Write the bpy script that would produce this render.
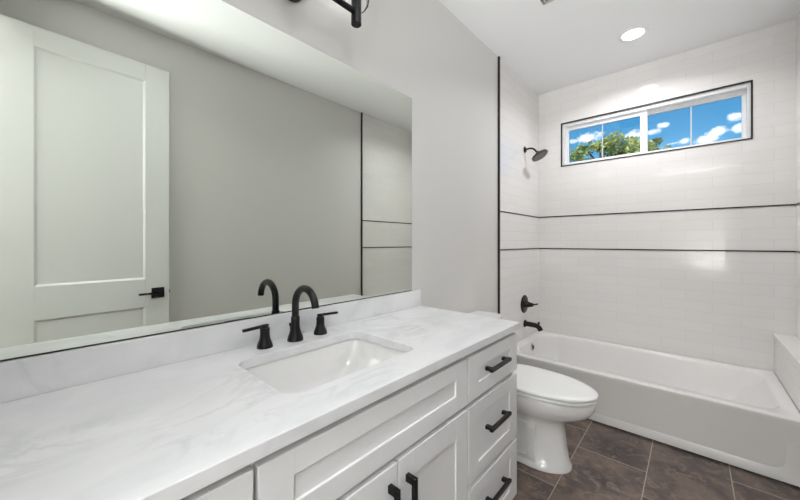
import bpy, bmesh, math, random
from mathutils import Vector, Matrix, noise
PI = math.pi
for o in list(bpy.data.objects):
    bpy.data.objects.remove(o)
sc = bpy.context.scene
C = sc.collection

# ------------------------------------------------------------------ camera
cam_d = bpy.data.cameras.new('camera')
cam = bpy.data.objects.new('camera', cam_d)
C.objects.link(cam)
cam.location = (1.168, 0.0, 1.2364)
cam.rotation_euler = (PI/2, 0, 0.7352)
cam_d.sensor_fit = 'HORIZONTAL'
cam_d.sensor_width = 36.0
cam_d.lens = 36.0*322.85/800
cam_d.shift_y = -(250-242.25)/800
cam_d.clip_start = 0.02
sc.camera = cam

# ------------------------------------------------------------------ view
vs = sc.view_settings
vs.view_transform = 'Standard'
vs.look = 'None'
vs.gamma = 1
vs.use_curve_mapping = False
vs.exposure = 0.78

# ------------------------------------------------------------------ node helpers
class NT:
    def __init__(s, nt):
        s.nt = nt; s.n = nt.nodes; s.l = nt.links
    def add(s, typ, **kw):
        n = s.n.new(typ)
        for k, v in kw.items():
            setattr(n, k, v)
        return n
    def put(s, sock, v):
        if v is None: return
        if isinstance(v, bpy.types.NodeSocket): s.l.new(v, sock)
        else: sock.default_value = v
    def math(s, op, a, b=None, c=None, clamp=False):
        n = s.add('ShaderNodeMath', operation=op, use_clamp=clamp)
        for i, v in enumerate((a, b, c)):
            s.put(n.inputs[i], v)
        return n.outputs[0]
    def mix(s, f, a, b):
        n = s.add('ShaderNodeMix', data_type='RGBA')
        s.put(n.inputs[0], f); s.put(n.inputs[6], a); s.put(n.inputs[7], b)
        return n.outputs[2]
    def ramp(s, f, stops):
        n = s.add('ShaderNodeValToRGB')
        e = n.color_ramp.elements
        while len(e) > 1: e.remove(e[0])
        e[0].position = stops[0][0]; e[0].color = stops[0][1]
        for p, c in stops[1:]:
            k = e.new(p); k.color = c
        s.put(n.inputs[0], f)
        return n.outputs[0]
    def noise(s, vec, scale, detail=4, rough=.5, dist=0):
        n = s.add('ShaderNodeTexNoise')
        s.put(n.inputs['Vector'], vec)
        n.inputs['Scale'].default_value = scale
        n.inputs['Detail'].default_value = detail
        n.inputs['Roughness'].default_value = rough
        n.inputs['Distortion'].default_value = dist
        return n.outputs[0]
    def bump(s, h, strength, dist=.001, normal=None):
        n = s.add('ShaderNodeBump')
        n.inputs['Strength'].default_value = strength
        n.inputs['Distance'].default_value = dist
        s.put(n.inputs['Height'], h)
        if normal is not None: s.put(n.inputs['Normal'], normal)
        return n.outputs[0]

def g(v): return (v, v, v, 1)
def rgb(r, gg, b):
    f = lambda c: ((c/255+.055)/1.055)**2.4 if c > 10 else c/255/12.92
    return (f(r), f(gg), f(b), 1)

def new_mat(name):
    m = bpy.data.materials.new(name); m.use_nodes = True
    t = NT(m.node_tree)
    b = t.n.get('Principled BSDF')
    pos = t.add('ShaderNodeNewGeometry').outputs['Position']
    return m, t, b, pos

def simple(name, col, rough=.5, metal=0, spec=None, coat=0, bump=None, var=0.0):
    m, t, b, pos = new_mat(name)
    if var:
        f = t.noise(pos, 9, 3)
        c2 = tuple(min(1, c*(1-var)) for c in col[:3])+(1,)
        t.put(b.inputs['Base Color'], t.mix(f, col, c2))
    else:
        b.inputs['Base Color'].default_value = col
    b.inputs['Roughness'].default_value = rough
    b.inputs['Metallic'].default_value = metal
    if spec is not None: b.inputs['Specular IOR Level'].default_value = spec
    b.inputs['Coat Weight'].default_value = coat
    if bump:
        t.put(b.inputs['Normal'], t.bump(t.noise(pos, bump[0], 3), bump[1], bump[2]))
    return m

# ------------------------------------------------------------------ sky
def make_world():
    w = bpy.data.worlds.new('sky'); sc.world = w; w.use_nodes = True
    t = NT(w.node_tree)
    bg = t.n.get('Background')
    v = t.add('ShaderNodeTexCoord').outputs['Generated']
    sp = t.add('ShaderNodeSeparateXYZ'); t.put(sp.inputs[0], v)
    z = sp.outputs[2]
    base = t.ramp(z, [(0.0, rgb(150, 190, 212)), (0.13, rgb(112, 172, 210)), (0.24, rgb(66, 136, 184)), (0.42, rgb(38, 102, 154)), (1, rgb(25, 80, 140))])
    def puffs(cs, nz_scale, seed):
        warp = t.add('ShaderNodeTexNoise'); warp.inputs['Scale'].default_value = nz_scale
        warp.inputs['Detail'].default_value = 6; warp.inputs['Roughness'].default_value = .62
        t.put(warp.inputs['Vector'], v)
        nz = t.math('SUBTRACT', warp.outputs[0], .5)
        tot = None
        for (d, rx, rz, amp) in cs:
            d = Vector(d).normalized()
            right = Vector((d.y, -d.x, 0)).normalized(); up = right.cross(d)
            def dot(a):
                n = t.add('ShaderNodeVectorMath', operation='DOT_PRODUCT')
                t.put(n.inputs[0], v); n.inputs[1].default_value = a
                return n.outputs['Value']
            a = t.math('DIVIDE', dot(right), rx); b = t.math('DIVIDE', dot(up), rz)
            r = t.math('SQRT', t.math('ADD', t.math('POWER', t.math('ABSOLUTE', a), 2.0), t.math('POWER', t.math('ABSOLUTE', b), 2.0)))
            front = t.math('GREATER_THAN', dot(d), .5)
            k = t.math('SUBTRACT', 1.0, r)
            k = t.math('ADD', k, t.math('MULTIPLY', nz, 2.7))
            k = t.math('MULTIPLY', t.math('MULTIPLY', k, 1.8, clamp=True), t.math('MULTIPLY', front, amp))
            tot = k if tot is None else t.math('MAXIMUM', tot, k)
        return tot
    def dr(u, vv):
        r = (u-400)/322.85; c, s = math.cos(.7352), math.sin(.7352)
        return (r*c-s, r*s+c, -(vv-242.25)/322.85)
    k = puffs([(dr(588, 138), .030, .013, .95), (dr(634, 134), .030, .012, .9), (dr(652, 132), .018, .008, .7),
               (dr(663, 125), .013, .006, .8), (dr(718, 132), .020, .010, .95), (dr(734, 117), .018, .010, .9),
               (dr(706, 140), .022, .010, .9), (dr(740, 128), .016, .010, .8), (dr(573, 141), .02, .006, .6),
               (dr(664, 111), .03, .003, .35), (dr(684, 141), .018, .008, .85), (dr(630, 116), .02, .003, .3)], 42, 0)
    n = t.noise(v, 30, 5)
    ccol = t.mix(n, rgb(205, 214, 226), rgb(250, 250, 252))
    col = t.mix(k, base, ccol)
    t.put(bg.inputs['Color'], col)
    bg.inputs['Strength'].default_value = 1.0
make_world()

sun_d = bpy.data.lights.new('sun', 'SUN'); sun = bpy.data.objects.new('sun', sun_d); C.objects.link(sun)
sun.rotation_euler = Vector((.25, .62, -.75)).to_track_quat('-Z', 'Y').to_euler()
sun.location = (0, -4, 8); sun_d.energy = 2.6; sun_d.angle = .01; sun_d.color = (1, .96, .88)

def area(name, loc, size, power, dirv=(0, 0, -1), col=(.975, .985, 1), shape='DISK', size_y=None, spread=PI):
    d = bpy.data.lights.new(name, 'AREA'); o = bpy.data.objects.new(name, d); C.objects.link(o)
    d.shape = shape; d.size = size
    if size_y: d.size_y = size_y
    d.energy = power; d.color = col; d.spread = spread
    o.location = loc; o.rotation_euler = Vector(dirv).to_track_quat('-Z', 'Y').to_euler()
    return o
LIGHT_SHOWER = 6.0
LIGHT_VANITY_FILL = 1.8
LIGHT_HALL_FILL = 3.0
LIGHT_UP_FILL = 158.0
BULB = 3.0
area('shower_downlight_lamp', (.852, 2.858, 2.722), .125, LIGHT_SHOWER, spread=math.radians(150))
area('vanity_ceiling_fill', (.95, .55, 2.722), .125, LIGHT_VANITY_FILL, spread=math.radians(130))  # added fill from above the vanity side, out of view
area('hall_up_fill', (1.55, -2.1, .5), .7, LIGHT_UP_FILL, dirv=(-.02, .13, 1), col=(.97, .99, 1), shape='RECTANGLE', size_y=.5, spread=math.radians(144))  # added upward fill through the doorway; no real lamp stands in the hall
area('hall_ceiling_fill', (1.0, -1.1, 2.70), .9, LIGHT_HALL_FILL)  # added light to brighten the hall; no known fixture there

# ------------------------------------------------------------------ materials
M = {}
M['paint'] = simple('wall_paint', rgb(221, 219, 216), .55, bump=(260, .05, .001))
M['ceil'] = simple('ceiling_paint', rgb(242, 242, 242), .7, bump=(180, .06, .001))
M['hallpaint'] = simple('hall_wall_paint', rgb(140, 138, 134), .6)
M['lacquer'] = simple('white_cabinet_lacquer', rgb(232, 232, 233), .32)
M['doorpaint'] = simple('white_door_paint', rgb(234, 235, 233), .38)
M['porcelain'] = simple('white_porcelain', rgb(232, 231, 230), .07, spec=.6, coat=.3)
M['acrylic'] = simple('white_tub_enamel', rgb(232, 230, 228), .14, spec=.5)
M['black'] = simple('matte_black_metal', rgb(22, 22, 23), .34, metal=.3, var=.2)
M['darkmetal'] = simple('oil_dark_metal', rgb(48, 45, 42), .28, metal=.75, var=.25)
M['gunmetal'] = simple('gunmetal', rgb(104, 99, 94), .3, metal=.85, var=.25)
M['blacktrim'] = simple('black_edge_trim', rgb(26, 25, 25), .35)
M['chrome'] = simple('chrome', rgb(205, 203, 200), .12, metal=1)
M['vinyl'] = simple('white_window_vinyl', rgb(238, 238, 240), .35)
M['muntin'] = simple('pale_grey_muntin', rgb(196, 200, 206), .4)
M['plastic'] = simple('white_plastic', rgb(238, 238, 237), .3)
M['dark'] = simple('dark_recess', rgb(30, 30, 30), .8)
M['rubber'] = simple('grey_nozzles', rgb(120, 118, 115), .4, metal=.6)
M['mirror'] = simple('silvered_glass', rgb(224, 228, 220), .0, metal=1)
M['trimwood'] = simple('white_baseboard', rgb(236, 236, 235), .4)
M['bark'] = simple('bark', rgb(92, 78, 62), .9, bump=(30, .6, .02), var=.4)

def glass_mat(name, tint=(1, 1, 1, 1), ior=1.45):
    m, t, b, pos = new_mat(name); t.n.remove(b)
    out = t.n.get('Material Output')
    tr = t.add('ShaderNodeBsdfTransparent'); tr.inputs[0].default_value = tint
    gs = t.add('ShaderNodeBsdfGlossy'); gs.inputs['Roughness'].default_value = .01
    lw = t.add('ShaderNodeFresnel'); lw.inputs[0].default_value = ior
    mx = t.add('ShaderNodeMixShader')
    t.put(mx.inputs[0], lw.outputs[0]); t.put(mx.inputs[1], tr.outputs[0]); t.put(mx.inputs[2], gs.outputs[0])
    t.put(out.inputs[0], mx.outputs[0])
    return m
M['glass'] = glass_mat('clear_glass', (.97, .985, .98, 1))
M['shade'] = glass_mat('shade_glass', (.99, .99, .99, 1), 1.12)

def emit_mat(name, col, st):
    m, t, b, pos = new_mat(name)
    b.inputs['Base Color'].default_value = g(.8)
    b.inputs['Emission Color'].default_value = col
    b.inputs['Emission Strength'].default_value = st
    return m
M['lens'] = emit_mat('lit_lens', (1, .995, .98, 1), 4.0)
M['bulb'] = emit_mat('lit_bulb', (1, .985, .96, 1), BULB)

def tile_mat(name, axis):
    """glossy off-white 79 mm tall running bond tile; axis = the wall's horizontal axis"""
    m, t, b, pos = new_mat(name)
    sp = t.add('ShaderNodeSeparateXYZ'); t.put(sp.inputs[0], pos)
    cb = t.add('ShaderNodeCombineXYZ')
    t.put(cb.inputs[0], t.math('ADD', sp.outputs[axis], 3.0))
    t.put(cb.inputs[1], t.math('ADD', sp.outputs[2], 0.011+.079*4))
    br = t.add('ShaderNodeTexBrick'); br.offset = .5; br.offset_frequency = 2
    t.put(br.inputs['Vector'], cb.outputs[0])
    br.inputs['Scale'].default_value = 1
    br.inputs['Mortar Size'].default_value = .0013
    br.inputs['Mortar Smooth'].default_value = .4
    br.inputs['Bias'].default_value = 0
    br.inputs['Brick Width'].default_value = .306
    br.inputs['Row Height'].default_value = .079
    br.inputs['Color1'].default_value = rgb(237, 234, 232)
    br.inputs['Color2'].default_value = rgb(234, 231, 229)
    br.inputs['Mortar'].default_value = rgb(221, 218, 215)
    t.put(b.inputs['Base Color'], br.outputs['Color'])
    b.inputs['Roughness'].default_value = .07
    wave = t.noise(pos, 14, 2)
    n1 = t.bump(wave, .3, .0010)
    inv = t.math('SUBTRACT', 1.0, br.outputs['Fac'])
    n2 = t.bump(inv, .4, .0008, n1)
    t.put(b.inputs['Normal'], n2)
    return m
M['tile_y'] = tile_mat('glazed_tile_side', 1)
M['tile_x'] = tile_mat('glazed_tile_far', 0)

def marble():
    m, t, b, pos = new_mat('white_marble')
    mp = t.add('ShaderNodeMapping'); t.put(mp.inputs[0], pos)
    mp.inputs['Rotation'].default_value = (.2, .3, .9); mp.inputs['Scale'].default_value = (1.6, .75, 1)
    big = t.noise(mp.outputs[0], 2.4, 6, .6, 1.6)
    d = t.math('ABSOLUTE', t.math('SUBTRACT', big, .5))
    vein = t.math('SUBTRACT', 1.0, t.math('MULTIPLY', d, 22.0), clamp=True)
    cloud = t.noise(mp.outputs[0], 3.2, 5, .6, .8)
    mask = t.ramp(t.noise(pos, 2.1, 2), [(.42, g(0)), (.68, g(1))])
    base = t.mix(t.ramp(cloud, [(.35, g(0)), (.72, g(1))]), rgb(239, 239, 240), rgb(220, 221, 223))
    col = t.mix(t.math('MULTIPLY', t.math('MULTIPLY', vein, mask), .55), base, rgb(182, 184, 188))
    t.put(b.inputs['Base Color'], col)
    b.inputs['Roughness'].default_value = .16
    return m
M['marble'] = marble()

def floor_mat():
    m, t, b, pos = new_mat('slate_floor_tile')
    sp = t.add('ShaderNodeSeparateXYZ'); t.put(sp.inputs[0], pos)
    u = t.math('DIVIDE', t.math('SUBTRACT', sp.outputs[0], .655), .333)
    col = t.math('FLOOR', u); fu = t.math('SUBTRACT', u, col)
    w = t.math('DIVIDE', t.math('ADD', t.math('SUBTRACT', sp.outputs[1], 2.175), t.math('MULTIPLY', col, .215)), .65)
    row = t.math('FLOOR', w); fw = t.math('SUBTRACT', w, row)
    def edge(f, size, half):
        d = t.math('MULTIPLY', t.math('MINIMUM', f, t.math('SUBTRACT', 1.0, f)), size)
        return t.math('LESS_THAN', d, half)
    gr = t.math('MAXIMUM', edge(fu, .333, .0021), edge(fw, .65, .0021))
    cb = t.add('ShaderNodeCombineXYZ'); t.put(cb.inputs[0], col); t.put(cb.inputs[1], row)
    wn = t.add('ShaderNodeTexWhiteNoise', noise_dimensions='3D'); t.put(wn.inputs['Vector'], cb.outputs[0])
    off = t.add('ShaderNodeVectorMath', operation='ADD')
    sc_ = t.add('ShaderNodeVectorMath', operation='SCALE'); t.put(sc_.inputs[0], wn.outputs['Color']); sc_.inputs['Scale'].default_value = 7
    t.put(off.inputs[0], pos); t.put(off.inputs[1], sc_.outputs[0])
    n1 = t.noise(off.outputs[0], 4.5, 8, .62, .6)
    n2 = t.noise(off.outputs[0], 15, 8, .7, 1.2)
    c = t.ramp(n1, [(.32, rgb(58, 50, 49)), (.46, rgb(90, 78, 73)), (.58, rgb(120, 103, 93)), (.74, rgb(100, 88, 84))])
    c = t.mix(t.ramp(n2, [(.50, g(0)), (.64, g(.75))]), c, rgb(150, 130, 114))
    c = t.mix(t.ramp(n2, [(.30, g(.5)), (.42, g(0))]), c, rgb(44, 38, 37))
    c = t.mix(t.math('MULTIPLY', wn.outputs['Value'], .3), c, rgb(70, 62, 60))
    c = t.mix(gr, c, rgb(176, 164, 150))
    t.put(b.inputs['Base Color'], c)
    t.put(b.inputs['Roughness'], t.ramp(n2, [(.3, g(.34)), (.7, g(.5))]))
    h = t.math('SUBTRACT', n2, t.math('MULTIPLY', gr, .8))
    t.put(b.inputs['Normal'], t.bump(h, .35, .002))
    return m
M['floor'] = floor_mat()

def leaf_mat(name, c1, c2):
    m, t, b, pos = new_mat(name)
    t.put(b.inputs['Base Color'], t.mix(t.ramp(t.noise(pos, 3.5, 4), [(.4, g(0)), (.6, g(1))]), c1, c2))
    b.inputs['Roughness'].default_value = .55
    b.inputs['Transmission Weight'].default_value = 0
    return m
M['leaf'] = leaf_mat('yellow_green_leaves', rgb(205, 205, 112), rgb(140, 158, 80))
M['leaf2'] = leaf_mat('dark_green_leaves', rgb(128, 158, 84), rgb(84, 118, 66))
M['grass'] = simple('grass', rgb(90, 115, 60), .9, var=.4)

# ------------------------------------------------------------------ mesh helpers
def box(bm, x0, x1, y0, y1, z0, z1, bev=0, seg=2, mat=None):
    r = bmesh.ops.create_cube(bm, size=1)
    vs_ = r['verts']
    for v in vs_:
        v.co = Vector(((x0+x1)/2+v.co.x*(x1-x0), (y0+y1)/2+v.co.y*(y1-y0), (z0+z1)/2+v.co.z*(z1-z0)))
    if bev:
        es = {e for v in vs_ for e in v.link_edges}
        r = bmesh.ops.bevel(bm, geom=list(es), offset=bev, segments=seg, profile=.5, affect='EDGES')
    return vs_

def BX(*a, **k):
    bm = bmesh.new(); box(bm, *a, **k); return bm

def lathe(bm, prof, origin=(0, 0, 0), axis=(0, 0, 1), n=28, cap=True):
    """prof: list of (radius, height along the axis)"""
    q = Vector(axis).to_track_quat('Z', 'Y'); o = Vector(origin)
    rings = []
    for r, h in prof:
        rings.append([bm.verts.new(o+q @ Vector((r*math.cos(2*PI*i/n), r*math.sin(2*PI*i/n), h))) for i in range(n)])
    for a, b in zip(rings, rings[1:]):
        for i in range(n):
            bm.faces.new((a[i], a[(i+1) % n], b[(i+1) % n], b[i]))
    if cap:
        bm.faces.new(rings[0][::-1]); bm.faces.new(rings[-1])
    return bm

def tube(bm, pts, rad, n=16, cap=True):
    pts = [Vector(p) for p in pts]
    rs = rad if isinstance(rad, (list, tuple)) else [rad]*len(pts)
    rings = []; up = None
    for i, p in enumerate(pts):
        d = (pts[min(i+1, len(pts)-1)]-pts[max(i-1, 0)]).normalized()
        if up is None:
            up = d.orthogonal().normalized()
        else:
            up = (up-d*up.dot(d)).normalized()
        s = d.cross(up)
        rings.append([bm.verts.new(p+rs[i]*(up*math.cos(2*PI*k/n)+s*math.sin(2*PI*k/n))) for k in range(n)])
    for a, b in zip(rings, rings[1:]):
        for i in range(n):
            bm.faces.new((a[i], a[(i+1) % n], b[(i+1) % n], b[i]))
    if cap:
        bm.faces.new(rings[0][::-1]); bm.faces.new(rings[-1])
    return bm

def rrect(x0, x1, y0, y1, r, n=6):
    """rounded rectangle loop, counter-clockwise; r may be a 4-list (x1y1, x0y1, x0y0, x1y0)"""
    rr = r if isinstance(r, (list, tuple)) else [r]*4
    out = []
    for k, (cx, cy, a0) in enumerate(((x1-rr[0], y1-rr[0], 0), (x0+rr[1], y1-rr[1], PI/2), (x0+rr[2], y0+rr[2], PI), (x1-rr[3], y0+rr[3], 1.5*PI))):
        for i in range(n+1):
            a = a0+PI/2*i/n
            out.append((cx+rr[k]*math.cos(a), cy+rr[k]*math.sin(a)))
    return out

def loft(bm, loops, cap0=True, cap1=True):
    rings = [[bm.verts.new(p) for p in L] for L in loops]
    n = len(rings[0])
    for a, b in zip(rings, rings[1:]):
        for i in range(n):
            bm.faces.new((a[i], a[(i+1) % n], b[(i+1) % n], b[i]))
    if cap0: bm.faces.new(rings[0][::-1])
    if cap1: bm.faces.new(rings[-1])
    return bm

def link(name, bm, mat, parent=None, smooth=False, mods=None):
    """one mesh object; geometry is given in world coordinates, origin moved to its base centre"""
    bmesh.ops.remove_doubles(bm, verts=bm.verts, dist=1e-6)
    bmesh.ops.recalc_face_normals(bm, faces=bm.faces)
    xs = [v.co.x for v in bm.verts]; ys = [v.co.y for v in bm.verts]; zs = [v.co.z for v in bm.verts]
    o0 = Vector(((min(xs)+max(xs))/2, (min(ys)+max(ys))/2, min(zs)))
    bmesh.ops.translate(bm, verts=bm.verts, vec=-o0)
    me = bpy.data.meshes.new(name); bm.to_mesh(me); bm.free()
    me.materials.append(mat)
    if smooth:
        for p in me.polygons: p.use_smooth = True
        try: me.set_sharp_from_angle(angle=math.radians(smooth if smooth > 1 else 40))
        except Exception: pass
    o = bpy.data.objects.new(name, me); C.objects.link(o)
    base = Vector((0, 0, 0)); p = parent
    while p is not None:
        base += p.location; p = p.parent
    o.location = o0-base
    if parent: o.parent = parent
    return o

def tag(o, label, cat, group=None, kind=None):
    if label: o['label'] = label
    if cat: o['category'] = cat
    if group: o['group'] = group
    if kind: o['kind'] = kind
    return o

def thing(name, label, cat, loc, group=None):
    o = bpy.data.objects.new(name, None); C.objects.link(o); o.location = loc
    o.empty_display_size = .05
    return tag(o, label, cat, group)

def struct(name, bm, mat, parent=None, smooth=False):
    o = link(name, bm, mat, parent, smooth)
    if parent is None: o['kind'] = 'structure'
    return o

# ------------------------------------------------------------------ room shell
W, YF, H, YT = 1.6914, 3.400, 2.740, 2.485
YN = -.205          # near wall's inner face
T = .12
# floor and ceiling run through the hall behind the camera as well
struct('floor', BX(-T, 2.6, -2.6, YF+T, -.1, 0), M['floor'])
struct('ceiling', BX(-T, 2.6, -2.6, YF+T, H, H+.15), M['ceil'])
struct('wall_left', BX(-T, 0, YN-T, YT, 0, H), M['paint'])
struct('wall_left_tiled', BX(-T, .004, YT, YF, 0, H), M['tile_y'])
struct('wall_right', BX(W, W+T, YN-T, YT, 0, H), M['paint'])
struct('wall_right_tiled', BX(W-.004, W+T, YT, YF, 0, H), M['tile_y'])
WX0, WX1, WZ0, WZ1 = .226, 1.482, 1.982, 2.388
bm = bmesh.new()
box(bm, -T, WX0, YF, YF+T, 0, H); box(bm, WX1, W+T, YF, YF+T, 0, H)
box(bm, WX0, WX1, YF, YF+T, 0, WZ0); box(bm, WX0, WX1, YF, YF+T, WZ1, H)
struct('wall_far', bm, M['tile_x'])
# near wall with the doorway the camera stands in
DX0, DX1, DH = .72, 1.555, 2.455
bm = bmesh.new()
box(bm, 0, DX0, YN-T, YN, 0, H); box(bm, DX1, W, YN-T, YN, 0, H); box(bm, DX0, DX1, YN-T, YN, DH, H)
struct('wall_near', bm, M['paint'])
# hall beyond the doorway
struct('wall_hall_left', BX(-T, 0, -2.6, YN-T, 0, H), M['hallpaint'])
struct('wall_hall_right', BX(2.48, 2.6, -2.6, YN-T, 0, H), M['hallpaint'])
struct('wall_hall_near', BX(0, 2.48, -2.6, -2.48, 0, H), M['hallpaint'])
struct('wall_hall_far', BX(W+T, 2.48, YN-T, YN, 0, H), M['hallpaint'])
struct('ground', BX(-30, 30, YF+T+.05, 60, -.4, -.3), M['grass'])

# black tile edge strips
struct('trim_1', BX(0, .016, YT-.014, YT, 0, H, bev=.001), M['blacktrim'])
struct('trim_2', BX(W-.016, W, YT-.014, YT, 0, H, bev=.001), M['blacktrim'])
n = 3
for z in (1.490, 1.1737):
    struct('trim_%d' % n, BX(.004, .0085, YT, YF, z-.005, z+.005, bev=.001), M['blacktrim']); n += 1
    struct('trim_%d' % n, BX(W-.0085, W-.004, YT, YF, z-.005, z+.005, bev=.001), M['blacktrim']); n += 1
    struct('trim_%d' % n, BX(.0085, W-.0085, YF-.0045, YF, z-.005, z+.005, bev=.001), M['blacktrim']); n += 1
# black strip framing the window
bm = bmesh.new()
e = .0085
box(bm, WX0-e, WX1+e, YF-.004, YF+.012, WZ1, WZ1+e); box(bm, WX0-e, WX1+e, YF-.004, YF+.012, WZ0-e, WZ0)
box(bm, WX0-e, WX0, YF-.004, YF+.012, WZ0, WZ1); box(bm, WX1, WX1+e, YF-.004, YF+.012, WZ0, WZ1)
bmesh.ops.translate(bm, verts=bm.verts, vec=(0, -.0005, 0))
struct('trim_%d' % n, bm, M['blacktrim']); n += 1
# baseboards
struct('baseboard_left', BX(0, .014, 1.46, YT-.0145, 0, .13, bev=.004), M['trimwood'])
struct('baseboard_right', BX(W-.014, W, YN, YT-.0145, 0, .13, bev=.004), M['trimwood'])
# door casing round the doorway (bathroom side)
bm = bmesh.new()
box(bm, DX0-.08, DX0, YN, YN+.016, 0, DH+.08); box(bm, DX1, DX1+.08, YN, YN+.016, 0, DH+.08)
box(bm, DX0, DX1, YN, YN+.016, DH, DH+.08)
struct('trim_%d' % n, bm, M['trimwood']); n += 1

# ------------------------------------------------------------------ window
def frame_ring(bm, x0, x1, z0, z1, y0, y1, wl, wr, wt, wb):
    box(bm, x0, x0+wl, y0, y1, z0, z1, bev=.002); box(bm, x1-wr, x1, y0, y1, z0, z1, bev=.002)
    box(bm, x0+wl, x1-wr, y0, y1, z1-wt, z1, bev=.002); box(bm, x0+wl, x1-wr, y0, y1, z0, z0+wb, bev=.002)
win = bpy.data.objects.new('window_1', None); C.objects.link(win); win.location = ((WX0+WX1)/2, YF+.05, WZ0); win['kind'] = 'structure'
bm = bmesh.new(); frame_ring(bm, WX0, WX1, WZ0, WZ1, YF+.0125, YF+.11, .022, .018, .03, .016)
link('window_frame', bm, M['vinyl'], win)
xm = .862
for (a, b_, yy) in ((WX0+.022, xm+.026, YF+.052), (xm-.028, WX1-.018, YF+.082)):
    bm = bmesh.new(); frame_ring(bm, a, b_, WZ0+.016, WZ1-.03, yy-.013, yy+.013, .03 if a < .5 else .05, .05 if a < .5 else .022, .034, .014)
    s = link('window_sash', bm, M['vinyl'], win)
    gx0, gx1 = (a+.03, b_-.05) if a < .5 else (a+.05, b_-.022)
    link('glass_pane', BX(gx0-.004, gx1+.004, yy-.002, yy+.002, WZ0+.026, WZ1-.060), M['glass'], s)
    mx = (gx0+gx1)/2
    link('muntin', BX(mx-.0048, mx+.0048, yy-.0075, yy-.0025, WZ0+.03, WZ1-.064, bev=.001), M['muntin'], s)

# ------------------------------------------------------------------ room door, open along the right wall
def make_door():
    L, Tn, Hd = .77, .035, 2.43
    root = bpy.data.objects.new('door_1', None); C.objects.link(root); root['kind'] = 'structure'
    a = math.radians(3.5)
    d = Vector((math.sin(a), math.cos(a), 0))                       # hinge to latch
    latch = Vector((1.594, .600, 0))
    hinge = latch-d*L
    root.location = (hinge.x, hinge.y, 0); root.rotation_euler = (0, 0, -a)
    # local: y along the door, face towards -x at x=0, body to +x
    bm = bmesh.new()
    st = .136
    box(bm, 0, Tn, 0, st, .01, .01+Hd, bev=.002); box(bm, 0, Tn, L-st, L, .01, .01+Hd, bev=.002)
    for z0, z1 in ((2.331, .01+Hd), (.80, .987), (.01, .26)):
        box(bm, 0, Tn, st, L-st, z0, z1)
    def chamfer_panel(z0, z1):
        y0, y1 = st, L-st
        for x_face, x_in in ((0, .009), (Tn, Tn-.009)):
            c = .012
            o = [(x_face, y0, z0), (x_face, y1, z0), (x_face, y1, z1), (x_face, y0, z1)]
            i = [(x_in, y0+c, z0+c), (x_in, y1-c, z0+c), (x_in, y1-c, z1-c), (x_in, y0+c, z1-c)]
            ov = [bm.verts.new(p) for p in o]; iv = [bm.verts.new(p) for p in i]
            for k in range(4):
                bm.faces.new((ov[k], ov[(k+1) % 4], iv[(k+1) % 4], iv[k]))
            bm.faces.new(iv)
    chamfer_panel(.987, 2.331); chamfer_panel(.26, .80)
    bmesh.ops.recalc_face_normals(bm, faces=bm.faces)
    me = bpy.data.meshes.new('door_leaf'); bm.to_mesh(me); bm.free(); me.materials.append(M['doorpaint'])
    o = bpy.data.objects.new('door_leaf', me); C.objects.link(o); o.parent = root
    # handle both sides
    for s in (1, -1):
        x0 = 0 if s == 1 else Tn
        bm = bmesh.new()
        box(bm, *sorted((x0, x0-s*.009)), L-.103, L-.030, .854, .924, bev=.002)
        h = lk('door_handle', bm, M['black'], root)
        bm = bmesh.new()
        lathe(bm, [(.011, .009), (.011, .032)], (x0, L-.065, .889), (-s, 0, 0), 20)
        box(bm, *sorted((x0-s*.026, x0-s*.036)), L-.178, L-.053, .882, .896, bev=.002)
        lk('lever', bm, M['black'], h)
    bm = bmesh.new(); box(bm, .008, .027, L, L+.002, .86, .92); box(bm, .012, .023, L+.002, L+.009, .88, .90, bev=.003)
    lk('latch', bm, M['black'], root)
    for z in (.25, 1.2, 2.2):
        bm = bmesh.new(); lathe(bm, [(.006, 0), (.006, .09)], (-.004, -.004, z), n=12)
        lk('hinge', bm, M['black'], root)
def lk(name, bm, mat, parent):
    """part given in its thing's local coordinates"""
    bmesh.ops.recalc_face_normals(bm, faces=bm.faces)
    me = bpy.data.meshes.new(name); bm.to_mesh(me); bm.free(); me.materials.append(mat)
    o = bpy.data.objects.new(name, me); C.objects.link(o); o.parent = parent
    return o
make_door()

# ------------------------------------------------------------------ vanity cabinet
XF, XB = .585, .566        # front of the doors, face frame
VY0, VY1 = -.175, 1.430
van = thing('vanity_cabinet', 'white shaker vanity cabinet with black bar pulls under the marble countertop', 'bathroom cabinet', (.29, .63, 0))
bm = bmesh.new()
# open-topped carcass: sides, back, bottom, toe kick, face frame
box(bm, .004, XB, VY0, VY0+.018, .10, .8465); box(bm, .004, XB, VY1-.018, VY1, .10, .8465)
box(bm, .004, .016, VY0+.018, VY1-.018, .10, .8465); box(bm, .016, XB, VY0+.018, VY1-.018, .10, .118)
box(bm, XB-.018, XB, VY0+.018, VY1-.018, .80, .8465); box(bm, XB-.018, XB, VY0+.018, VY1-.018, .118, .15)
box(bm, XB-.019, XB-.001, .24, .28, .15, .80); box(bm, XB-.019, XB-.001, .985, 1.02, .15, .80)
box(bm, XB-.019, XB-.001, .28, .985, .64, .68)
for z in (.655, .36):
    box(bm, XB-.019, XB-.001, 1.02, VY1-.018, z-.015, z+.015); box(bm, XB-.019, XB-.001, VY0+.018, .24, z-.015, z+.015)
link('carcass', bm, M['lacquer'], van)
link('toe_kick', BX(.02, XB-.06, VY0+.002, VY1-.002, 0, .10), M['lacquer'], van)

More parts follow.
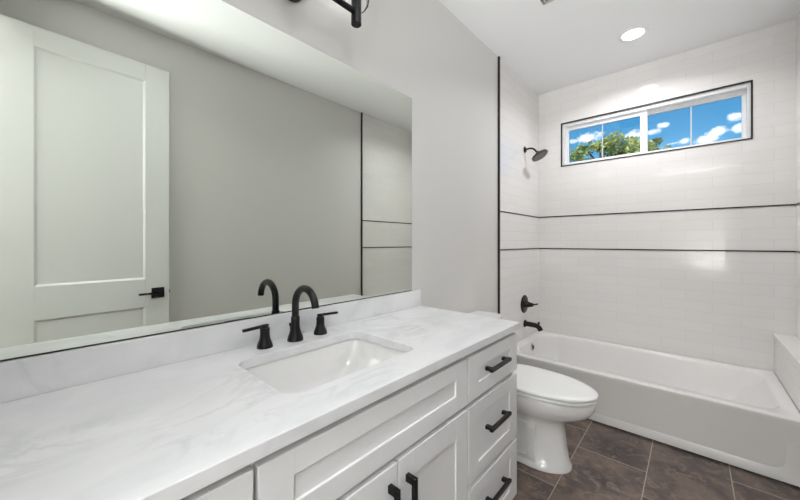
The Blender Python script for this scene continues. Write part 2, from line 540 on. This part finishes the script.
def shaker(name, y0, y1, z0, z1, fw=.072):
    bm = bmesh.new()
    x0, x1 = XB, XF
    r = .0018
    box(bm, x0, x1, y0, y0+fw, z0, z1, bev=r); box(bm, x0, x1, y1-fw, y1, z0, z1, bev=r)
    box(bm, x0, x1, y0+fw-.001, y1-fw+.001, z1-.054 if name != 'door' else z1-fw, z1, bev=r)
    box(bm, x0, x1, y0+fw-.001, y1-fw+.001, z0, z0+(.054 if name != 'door' else fw), bev=r)
    box(bm, x0, x1-.006, y0+.02, y1-.02, z0+.02, z1-.02)
    return link(name, bm, M['lacquer'], van)

def pull(parent, c, axis, length=.175):
    """square bar pull standing off two posts; c = centre on the cabinet face"""
    bm = bmesh.new(); x, y, z = c
    s = .0065; off = .034
    if axis == 'y':
        box(bm, x+off-s*2, x+off, y-length/2, y+length/2, z-s, z+s, bev=.0012)
        for k in (-1, 1):
            yy = y+k*(length/2-.016)
            box(bm, x-.0005, x+off-s, yy-.009, yy+.009, z-s, z+s, bev=.0012)
    else:
        box(bm, x+off-s*2, x+off, y-s, y+s, z-length/2, z+length/2, bev=.0012)
        for k in (-1, 1):
            zz = z+k*(length/2-.010)
            box(bm, x-.0005, x+off-s, y-s, y+s, zz-.010, zz+.010, bev=.0012)
    return link('pull', bm, M['black'], parent)

for (y0, y1) in ((1.007, 1.428), (-.168, .253)):
    for (z0, z1) in ((.667, .829), (.373, .649), (.108, .355)):
        d = shaker('drawer', y0, y1, z0, z1)
        pull(d, (XF-.006, (y0+y1)/2+.002, (z0+z1)/2+.003 if z1 > .8 else (z0+z1)/2+(.015 if z1 > .5 else .015)), 'y')
shaker('false_front', .262, .997, .667, .829)
d1 = shaker('door', .262, .6355, .108, .650); d2 = shaker('door', .6395, .997, .108, .650)
pull(d1, (XF, .604, .520), 'z'); pull(d2, (XF, .674, .512), 'z')

# ------------------------------------------------------------------ countertop with sink cut-out and backsplash
CY0, CY1 = -.19, 1.446
ct = thing('countertop', 'white marble vanity countertop with soft grey veins and a low backsplash', 'countertop', (.296, .63, .8465))
def slab_with_hole():
    bm = bmesh.new()
    zt, zb = .8756, .8466
    hole = rrect(.148, .472, .386, .860, .045, 8)
    cx, cy = .312, .622
    X0, X1 = .002, .5925
    def outer(px, py):
        # project a hole point outward on the slab's border (same angular order)
        dx, dy = px-cx, py-cy
        tx = ((X1-cx)/dx if dx > 0 else (X0-cx)/dx) if abs(dx) > 1e-9 else 1e9
        ty = ((CY1-cy)/dy if dy > 0 else (CY0-cy)/dy) if abs(dy) > 1e-9 else 1e9
        k = min(tx, ty); return (cx+dx*k, cy+dy*k)
    # border loop: insert the exact corners by snapping the nearest projected points
    out = [outer(*p) for p in hole]
    for c in ((X1, CY1), (X0, CY1), (X0, CY0), (X1, CY0)):
        a = math.atan2(c[1]-cy, c[0]-cx)
        k = min(range(len(out)), key=lambda i: abs((math.atan2(out[i][1]-cy, out[i][0]-cx)-a+PI) % (2*PI)-PI))
        out[k] = c
    n = len(hole); r = .002
    ins = lambda p, q: (p[0]+(cx-p[0])*q, p[1]+(cy-p[1])*q)
    hole_out = rrect(.148-r, .472+r, .386-r, .860+r, .045+r, 8)
    o_in = [(min(max(p[0], X0+r), X1-r), min(max(p[1], CY0+r), CY1-r)) for p in out]
    loops = [[(p[0], p[1], zb) for p in hole], [(p[0], p[1], zt-r) for p in hole], [(p[0], p[1], zt) for p in hole_out],
             [(p[0], p[1], zt) for p in o_in], [(p[0], p[1], zt-r) for p in out], [(p[0], p[1], zb) for p in out], [(p[0], p[1], zb) for p in hole]]
    return loft(bm, loops, False, False)
link('slab', slab_with_hole(), M['marble'], ct)
link('backsplash', BX(.002, .022, CY0, CY1, .8757, .9655, bev=.0015), M['marble'], ct)

# undermount sink
sk = thing('undermount_sink', 'white rectangular undermount sink set into the marble countertop', 'sink', (.312, .622, .70))
def basin():
    bm = bmesh.new()
    L = []
    def lp(x0, x1, y0, y1, r, z): return [(p[0], p[1], z) for p in rrect(x0, x1, y0, y1, r, 8)]
    zt = .8462
    L.append(lp(.115, .505, .355, .89, .05, zt-.012)); L.append(lp(.115, .505, .355, .89, .05, zt))
    L.append(lp(.143, .477, .383, .866, .04, zt)); L.append(lp(.146, .474, .386, .862, .04, zt-.008))
    L.append(lp(.156, .464, .398, .846, .045, .800)); L.append(lp(.168, .452, .415, .815, .050, .760))
    L.append(lp(.195, .425, .455, .770, .06, .728)); L.append(lp(.225, .395, .500, .720, .06, .714))
    L.append(lp(.27, .35, .58, .66, .035, .709))
    L.append(lp(.27, .35, .58, .66, .035, .700)); L.append(lp(.22, .40, .49, .73, .06, .703))
    L.append(lp(.165, .455, .42, .82, .06, .722)); L.append(lp(.145, .475, .385, .857, .05, .79))
    L.append(lp(.136, .484, .376, .872, .05, zt-.012)); 
    L.append(L[0])
    return loft(bm, L, False, False)
link('basin', basin(), M['porcelain'], sk, smooth=50)
bm = bmesh.new(); lathe(bm, [(.001, .003), (.018, .004), (.026, .004), (.030, .001), (.030, -.006)], (.31, .62, .7085))
link('drain', bm, M['black'], sk, smooth=40)

# ------------------------------------------------------------------ faucet
fc = thing('faucet', 'matte black widespread gooseneck faucet behind the sink', 'faucet', (.060, .632, .8757))
ZT = .8757
fx, fy = .082, .625
bm = bmesh.new()
lathe(bm, [(.0285, 0), (.0285, .004), (.0270, .012), (.0215, .028), (.0175, .042), (.0158, .056), (.0155, .086), (.0145, .088), (.0125, .0885)], (fx, fy, ZT))
link('spout_base', bm, M['black'], fc, smooth=35)
pts = [(fx, fy, ZT+.086), (fx, fy, 1.0)]
R_ = .0655; zc = 1.006
for i in range(1, 25):
    a = PI-i/24*math.radians(176)
    pts.append((fx+R_+R_*math.cos(a), fy, zc+R_*math.sin(a)))
bm = bmesh.new(); tube(bm, pts, .0128, 20)
link('spout', bm, M['black'], fc, smooth=50)
bm = bmesh.new(); lathe(bm, [(.003, 0), (.003, .045), (.006, .047), (.0065, .055), (.004, .058)], (fx-.026, fy-.004, ZT+.002), n=12)
link('lift_rod', bm, M['black'], fc, smooth=40)
for yy, s in ((.512, -1), (.736, 1)):
    bm = bmesh.new()
    lathe(bm, [(.026, 0), (.026, .004), (.0245, .011), (.0205, .022), (.0170, .032), (.0158, .044), (.0158, .065), (.014, .067)], (fx-.004, yy, ZT))
    h = link('handle', bm, M['black'], fc, smooth=35)
    bm = bmesh.new()
    lathe(bm, [(.010, .067), (.010, .077)], (fx-.004, yy, ZT), n=18)
    d = Vector((.10, s*1.0, -.02)).normalized(); c0 = Vector((fx-.004, yy, ZT+.0735))
    vs_ = box(bm, -.0055, .0055, -.012, .077, -.0045, .0045, bev=.0012)
    q = d.to_track_quat('Y', 'Z').to_matrix().to_4x4()
    bvs = [v for v in bm.verts if abs(v.co.x) < .02 and abs(v.co.z) < .02]
    for v in bvs: v.co = c0+q @ v.co
    link('lever', bm, M['black'], h)

# ------------------------------------------------------------------ mirror
wm = link('wall_mirror', BX(.0012, .0065, -.19, 1.3832, .9690, 2.042, bev=.0006, seg=1), M['mirror'])
link('gap_shade_strip', BX(.0012, .0078, -.19, 1.3832, .9656, .9689), M['dark'], wm)  # dark strip stands in for the shaded gap under the mirror
tag(wm,
    'large frameless wall mirror standing on the backsplash above the vanity', 'mirror')

# ------------------------------------------------------------------ vanity light
vl = thing('vanity_light', 'black bar vanity light with clear glass shades above the mirror', 'wall light', (.0, .64, 2.25))
bm = bmesh.new(); lathe(bm, [(.070, .001), (.070, .016), (.066, .020), (.001, .021)], (0, .64, 2.250), (1, 0, 0), 36)
link('backplate', bm, M['black'], vl, smooth=35)
bm = bmesh.new(); tube(bm, [(.018, .64, 2.243), (.100, .64, 2.243)], .011, 14); link('stem', bm, M['black'], vl, smooth=40)
bm = bmesh.new(); tube(bm, [(.11, .385, 2.212), (.11, .893, 2.212)], .0125, 14)
link('crossbar', bm, M['black'], vl, smooth=40)
for yy in (.385, .640, .893):
    bm = bmesh.new(); lathe(bm, [(.0195, 0), (.0215, .002), (.0215, .117), (.019, .120)], (.11, yy, 2.159), n=22)
    so = link('socket', bm, M['black'], vl, smooth=35)
    bm = bmesh.new(); lathe(bm, [(.020, 0), (.040, .010), (.052, .028), (.055, .05), (.055, .165)], (.11, yy, 2.222), n=32, cap=False)
    link('glass_shade', bm, M['shade'], so, smooth=60)
    bm = bmesh.new(); lathe(bm, [(.012, 0), (.015, .012), (.026, .035), (.030, .055), (.026, .075), (.014, .088), (.001, .092)], (.11, yy, 2.2805), n=24)
    link('bulb', bm, M['bulb'], so, smooth=60)

# ------------------------------------------------------------------ ceiling fittings
def downlight(label, x, y, group):
    t = thing('recessed_light', label, 'ceiling light', (x, y, H))
    bm = bmesh.new()
    lathe(bm, [(.066, -.001), (.070, -.006), (.088, -.0035), (.091, 0)], (x, y, H), n=40, cap=False)
    link('trim_ring', bm, M['plastic'], t, smooth=60)
    bm = bmesh.new(); lathe(bm, [(.067, -.0005), (.067, -.003), (.001, -.0045)], (x, y, H), n=40, cap=True)
    link('lens', bm, M['lens'], t, smooth=40)
downlight('round lit recessed light with white trim in the ceiling over the bathtub', .852, 2.858, None)
downlight('added unseen recessed fill light in the ceiling over the vanity side of the room', .95, .55, None)  # body for the added vanity fill, not a known fixture
v = thing('ceiling_vent', 'square louvred exhaust vent in the ceiling near the toilet', 'vent', (.62, 1.96, H))
x0, x1, y0, y1 = .474, .774, 1.808, 2.108
bm = bmesh.new()
for a in ((x0, x1, y0, y0+.022), (x0, x1, y1-.022, y1), (x0, x0+.022, y0+.022, y1-.022), (x1-.022, x1, y0+.022, y1-.022)):
    box(bm, a[0], a[1], a[2], a[3], H-.016, H-.0005, bev=.003)
link('grille_frame', bm, M['chrome'], v)
link('backing', BX(x0+.02, x1-.02, y0+.02, y1-.02, H-.005, H-.001), M['dark'], v)
for k in range(11):
    yy = y0+.036+k*.0228
    link('slat', BX(x0+.022, x1-.022, yy-.005, yy+.005, H-.014, H-.005, bev=.001), M['chrome'], v)

# ------------------------------------------------------------------ bathtub
TX0, TX1, TY0, TY1, TZ = .006, 1.5892, 2.5434, 3.3945, .341
tub = thing('bathtub', 'white alcove bathtub with a plain apron between the tiled walls', 'bathtub', (.8, 2.97, 0))
def tub_bm():
    bm = bmesh.new()
    n = 10
    def lp(x0, x1, y0, y1, r, z, tilt=0): return [(p[0], p[1], z) for p in rrect(x0, x1, y0, y1, r, n)]
    ap = .008   # the apron panel sits this far behind the rim
    L = [lp(TX0, TX1, TY0+ap+.03, TY1, .003, 0.001), lp(TX0, TX1, TY0+ap+.03, TY1, .003, 0.008), lp(TX0, TX1, TY0+ap, TY1, .003, 0.0085), lp(TX0, TX1, TY0+ap, TY1, .003, TZ-.11),
         lp(TX0, TX1, TY0+.005, TY1, .004, TZ-.06), lp(TX0, TX1, TY0+.002, TY1, .004, TZ-.030), lp(TX0, TX1, TY0, TY1, .005, TZ-.018),
         lp(TX0, TX1, TY0+.001, TY1, .006, TZ-.007), lp(TX0+.004, TX1-.004, TY0+.008, TY1-.002, .010, TZ)]
    r4 = lambda a, b: [b, a, a, b]
    L += [lp(.058, 1.535, TY0+.072, TY1-.050, r4(.16, .12), TZ), lp(.066, 1.527, TY0+.080, TY1-.058, r4(.16, .12), TZ-.006),
          lp(.072, 1.520, TY0+.087, TY1-.064, r4(.16, .12), TZ-.022), lp(.080, 1.46, TY0+.100, TY1-.076, r4(.15, .13), TZ-.10),
          lp(.095, 1.36, TY0+.125, TY1-.100, r4(.15, .15), TZ-.20), lp(.125, 1.27, TY0+.15, TY1-.125, r4(.15, .15), TZ-.265),
          lp(.20, 1.18, TY0+.20, TY1-.175, r4(.14, .14), TZ-.285)]
    return loft(bm, L, True, True)
link('tub_shell', tub_bm(), M['acrylic'], tub, smooth=35)
# raised border of the apron round a shallow recessed field
def apron():
    bm = bmesh.new()
    n = 8
    y0, y1 = TY0+.0015, TY0+.011
    x0, x1, z0, z1 = TX0+.001, TX1-.001, .009, TZ-.12
    fy = lambda b: TY0+.0012+.0064*max(0, b/z1)**1.5
    out = rrect(x0, x1, z0, z1, .002, n)
    hole = rrect(x0+.05, x1-.055, z0+.045, z1+.02, [.002, .002, .05, .06], n)
    hole = [(a, min(b, z1)) for a, b in hole]
    hi = rrect(x0+.058, x1-.065, z0+.058, z1+.02, [.002, .002, .05, .06], n)
    hi = [(a, min(b, z1)) for a, b in hi]
    L = [[(a, y1, b) for a, b in out], [(a, fy(b), b) for a, b in out], [(a, fy(b), b) for a, b in hole], [(a, y1, b) for a, b in hi]]
    return loft(bm, L, False, False)
link('apron_border', apron(), M['acrylic'], tub, smooth=35)
bm = bmesh.new(); lathe(bm, [(.034, 0), (.034, .004), (.028, .009), (.001, .010)], (.076, 3.02, .272), (1, 0, .12), 28)
oc = link('overflow_cover', bm, M['chrome'], tub, smooth=40)
bm = bmesh.new(); lathe(bm, [(.020, .0095), (.018, .0115), (.001, .012)], (.076, 3.02, .272), (1, 0, .12), 24)
link('overflow_opening', bm, M['dark'], oc, smooth=40)
bm = bmesh.new(); lathe(bm, [(.03, 0), (.03, .004), (.001, .006)], (.30, 2.98, .0565), (0, 0, 1), 24)
link('tub_drain', bm, M['chrome'], tub, smooth=40)

# tiled pony wall at the foot of the tub with its ledge slab
struct('wall_pony', BX(1.590, W-.0045, TY0+.0, YF-.0055, 0, .586), M['tile_y'])
tag(link('ledge_slab', BX(1.5845, W-.0045, TY0-.004, YF-.0055, .5862, .606, bev=.0015), M['acrylic']),
    'narrow white stone ledge slab on the low wall at the foot of the tub', 'ledge')

# ------------------------------------------------------------------ shower and tub fittings
SY = 3.033
t = thing('wall_shower', 'round dark shower head on a curved arm high on the tiled wall', 'shower head', (.004, SY, 2.10))
bm = bmesh.new(); lathe(bm, [(.030, 0), (.030, .004), (.020, .011), (.010, .013)], (.0045, SY, 2.104), (1, 0, 0), 28)
link('flange', bm, M['darkmetal'], t, smooth=40)
pts = [(.012, SY, 2.104), (.045, SY, 2.108), (.070, SY, 2.104), (.092, SY, 2.090), (.110, SY, 2.068), (.120, SY, 2.056)]
def smooth_path(p, k=6):
    p = [Vector(q) for q in p]; out = []
    for i in range(len(p)-1):
        a, b, c, d = p[max(i-1, 0)], p[i], p[i+1], p[min(i+2, len(p)-1)]
        for j in range(k):
            s = j/k
            out.append(.5*((2*b)+(c-a)*s+(2*a-5*b+4*c-d)*s*s+(3*b-a-3*c+d)*s**3))
    out.append(p[-1]); return out
bm = bmesh.new(); tube(bm, smooth_path(pts), .0085, 14); link('arm', bm, M['darkmetal'], t, smooth=50)
ax = Vector((.50, -.02, -.82)).normalized(); o = Vector((.116, SY, 2.066))
bm = bmesh.new(); lathe(bm, [(.012, 0), (.017, .006), (.018, .018), (.030, .026), (.060, .034), (.073, .040), (.075, .052), (.070, .056)], o, ax, 36)
hd = link('head', bm, M['gunmetal'], t, smooth=40)
bm = bmesh.new(); lathe(bm, [(.068, .0562), (.066, .0585), (.001, .0590)], o, ax, 36); q = ax.to_track_quat('Z', 'Y')
for ring, cnt in ((.02, 8), (.038, 14), (.056, 20)):
    for k in range(cnt):
        a = 2*PI*k/cnt
        lathe(bm, [(.0028, .0585), (.0018, .0625)], o+q @ Vector((ring*math.cos(a), ring*math.sin(a), 0)), ax, 6)
link('nozzle_face', bm, M['rubber'], hd)

t = thing('shower_valve', 'dark round shower valve with a lever handle above the tub spout', 'shower valve', (.004, SY-.016, .66))
bm = bmesh.new(); lathe(bm, [(.083, 0), (.085, .003), (.079, .009), (.040, .013), (.030, .014)], (.0045, SY-.016, .660), (1, 0, 0), 44)
link('escutcheon', bm, M['darkmetal'], t, smooth=35)
bm = bmesh.new(); lathe(bm, [(.030, .012), (.029, .024), (.026, .028), (.025, .052), (.020, .056), (.018, .080), (.010, .084)], (.0045, SY-.016, .660), (1, 0, 0), 26)
hb = link('handle_hub', bm, M['darkmetal'], t, smooth=35)
bm = bmesh.new(); tube(bm, [(.066, SY-.016, .660), (.082, SY-.014, .661), (.102, SY-.008, .666), (.124, SY-.002, .672)], [.011, .010, .007, .007], 12)
link('lever', bm, M['darkmetal'], hb, smooth=50)

t = thing('tub_spout', 'dark tub spout with diverter knob over the bathtub rim', 'tub spout', (.004, SY, .45))
bm = bmesh.new(); lathe(bm, [(.034, 0), (.034, .005), (.028, .012), (.022, .014)], (.0045, SY, .475), (1, 0, 0), 30)
link('flange', bm, M['darkmetal'], t, smooth=40)
bm = bmesh.new(); tube(bm, smooth_path([(.012, SY, .475), (.05, SY, .474), (.095, SY, .473), (.120, SY, .468), (.138, SY, .453), (.150, SY, .432)], 5),
                       [.0235]*8+[.0225]*8+[.0225]*5+[.0225, .0225, .0225, .022, .021], 20)
sp_ = link('spout_body', bm, M['darkmetal'], t, smooth=50)
bm = bmesh.new(); lathe(bm, [(.005, 0), (.005, .018), (.010, .020), (.010, .032), (.006, .035)], (.132, SY, .474), (0, 0, 1), 14)
link('diverter_knob', bm, M['darkmetal'], sp_, smooth=40)

# ------------------------------------------------------------------ toilet
TYC = 1.922
to = thing('toilet', 'white elongated toilet with closed lid between the vanity and the tub', 'toilet', (.42, TYC, 0))
def egg(xb, xf, hw, z, n=40, xm=None, p=2.2, back=.9):
    """toilet-seat outline from a squarish back (xb) to a rounded front (xf)"""
    xm = xm if xm is not None else xb+(xf-xb)*.42
    out = []
    for i in range(n):
        a = 2*PI*i/n
        c, s = math.cos(a), math.sin(a)
        if c >= 0:
            x = xm+(xf-xm)*abs(c)**(2/2.05); y = hw*math.copysign(abs(s)**(2/2.05), s)
        else:
            x = xm-(xm-xb)*abs(c)**(2/p); y = hw*math.copysign(abs(s)**(2/p), s)
        out.append((x, TYC+y, z))
    return out
bm = bmesh.new()
L = [egg(.16, .684, .124, .001, p=5, xm=.50), egg(.16, .684, .124, .018, p=5, xm=.50), egg(.162, .672, .110, .034, p=5, xm=.50),
     egg(.165, .660, .100, .12, p=5, xm=.50), egg(.165, .652, .100, .20, p=5, xm=.49), egg(.165, .650, .103, .245, p=5, xm=.47),
     egg(.165, .672, .120, .268, p=4.5, xm=.46), egg(.165, .730, .150, .296, p=4, xm=.45), egg(.165, .772, .172, .322, p=4, xm=.45),
     egg(.165, .792, .182, .352, p=4, xm=.45), egg(.165, .797, .184, .375, p=4, xm=.45), egg(.165, .797, .184, .396, p=4, xm=.45), egg(.170, .790, .180, .402, p=4, xm=.45)]
loft(bm, L, True, True)
link('bowl', bm, M['porcelain'], to, smooth=60)
# moulded trapway panels on both flanks of the pedestal
for s in (-1, 1):
    bm = bmesh.new()
    ya, yb = TYC+s*.094, TYC+s*.114
    def fl(x0, x1, z0, z1, r, y): return [(a, y, b) for a, b in rrect(x0, x1, z0, z1, r, 6)]
    loft(bm, [fl(.17, .530, .020, .240, .02, ya), fl(.17, .530, .020, .240, .02, yb-s*.004), fl(.174, .526, .024, .236, .02, yb),
              fl(.20, .492, .050, .214, .025, yb), fl(.206, .484, .058, .206, .025, yb-s*.018)], False, True)
    link('trapway_panel', bm, M['porcelain'], to, smooth=40)
    bm = bmesh.new(); lathe(bm, [(.013, 0), (.013, .006), (.009, .014), (.001, .016)], (.30, TYC+s*.135, .0005), n=16)
    box(bm, .27, .33, min(TYC+s*.105, TYC+s*.15), max(TYC+s*.105, TYC+s*.15), .0008, .010, bev=.003)
    link('bolt_cap', bm, M['porcelain'], to, smooth=40)
def ring_loft(bm, spec):
    loft(bm, [egg(*a[:3], a[3], p=3.2, xm=a[4]) for a in spec], True, True)
bm = bmesh.new(); ring_loft(bm, [(.272, .802, .187, .4045, .48), (.268, .806, .190, .408, .48), (.268, .806, .190, .417, .48), (.272, .802, .187, .421, .48)])
link('seat', bm, M['plastic'], to, smooth=50)
bm = bmesh.new(); ring_loft(bm, [(.268, .804, .188, .4245, .48), (.264, .808, .191, .428, .48), (.264, .808, .191, .436, .48), (.270, .802, .186, .441, .48), (.30, .77, .155, .4455, .48), (.38, .68, .09, .4475, .48)])
link('lid', bm, M['plastic'], to, smooth=60)
for s in (-1, 1):
    bm = bmesh.new(); tube(bm, [(.250, TYC+s*.075-.02, .428), (.250, TYC+s*.075+.02, .428)], .011, 14)
    link('seat_hinge', bm, M['plastic'], to, smooth=40)
bm = bmesh.new()
def rl(x0, x1, y0, y1, r, z): return [(a, b, z) for a, b in rrect(x0, x1, y0, y1, r, 6)]
TC = 1.905
loft(bm, [rl(.035, .185, TC-.175, TC+.175, .03, .4022), rl(.030, .190, TC-.180, TC+.180, .03, .42), rl(.022, .200, TC-.196, TC+.196, .03, .60), rl(.020, .204, TC-.198, TC+.198, .03, .712)], True, True)
tk = link('tank', bm, M['porcelain'], to, smooth=40)
bm = bmesh.new()
loft(bm, [rl(.016, .208, TC-.203, TC+.203, .03, .7125), rl(.014, .212, TC-.206, TC+.206, .03, .718), rl(.014, .212, TC-.206, TC+.206, .03, .738), rl(.019, .207, TC-.201, TC+.201, .03, .745)], True, True)
link('tank_lid', bm, M['porcelain'], to, smooth=40)
bm = bmesh.new(); lathe(bm, [(.014, 0), (.014, .008), (.001, .010)], (.2035, TC-.14, .66), (1, 0, 0), 18)
tube(bm, [(.216, TC-.14, .66), (.218, TC-.10, .657), (.216, TC-.065, .652)], [.006, .006, .007], 10)
link('flush_lever', bm, M['chrome'], tk, smooth=40)

# ------------------------------------------------------------------ trees outside
def tree(label, x, y, zc_, rx, rz, nl, leaf, seed, size, lumps):
    rnd = random.Random(seed)
    t = thing('garden_tree', label, 'tree', (x, y, -.3))
    bm = bmesh.new()
    top = zc_
    tube(bm, smooth_path([(x, y, -.3), (x+.05, y, top*.4), (x-.04, y+.05, top*.8), (x, y, top+rz*.3)], 4), [.14, .14, .13, .13, .12, .11, .10, .10, .09, .08, .07, .05, .04], 8)
    cl = []
    for k in range(lumps):
        a = rnd.uniform(0, 2*PI); rr = math.sqrt(rnd.random())
        c = Vector((x+rx*rr*math.cos(a), y+rx*.8*rr*math.sin(a), zc_+rz*(1-rr*rr*.6)*rnd.uniform(-.9, .95)))
        cl.append((c, rnd.uniform(.16, .34)*rx*.55))
        base = Vector((x, y, max(.6, c.z-rz*rnd.uniform(.5, 1.1))))
        mid = (base+c)/2+Vector((0, 0, .1))
        tube(bm, [base, mid, c, c+(c-mid)*.25], [.035, .022, .010, .004], 5)
    link('trunk', bm, M['bark'], t)
    bm = bmesh.new()
    for i in range(nl):
        c, r = cl[rnd.randrange(len(cl))]
        d = Vector((rnd.gauss(0, 1), rnd.gauss(0, 1), rnd.gauss(0, .75)))
        d = d/max(.3, d.length)*r*rnd.uniform(.25, 1.25)
        p = c+d
        s = size*rnd.uniform(.6, 1.3)
        q = Vector((rnd.gauss(0, 1), rnd.gauss(0, 1), rnd.gauss(0, 1)+.6)).normalized().to_track_quat('Z', 'Y') @ Matrix.Rotation(rnd.uniform(0, 6.28), 3, 'Z').to_quaternion()
        vv = [bm.verts.new(p+q @ Vector(w)*s) for w in ((-.9, 0, 0), (0, -.42, .12), (1, 0, 0), (0, .42, .12))]
        bm.faces.new(vv)
    me = bpy.data.meshes.new('foliage'); bm.to_mesh(me); bm.free(); me.materials.append(leaf)
    o_ = bpy.data.objects.new('foliage', me); C.objects.link(o_); o_.parent = t; o_.location = -Vector((x, y, -.3))
tree('yellow-green leafy tree outside filling the left pane of the window', -.45, 9.0, 2.88, 1.12, .85, 12000, M['leaf'], 4, .055, 60)
tree('darker green tree crown outside just right of the window mullion', .46, 10.4, 3.22, .42, .62, 6500, M['leaf2'], 9, .05, 34)
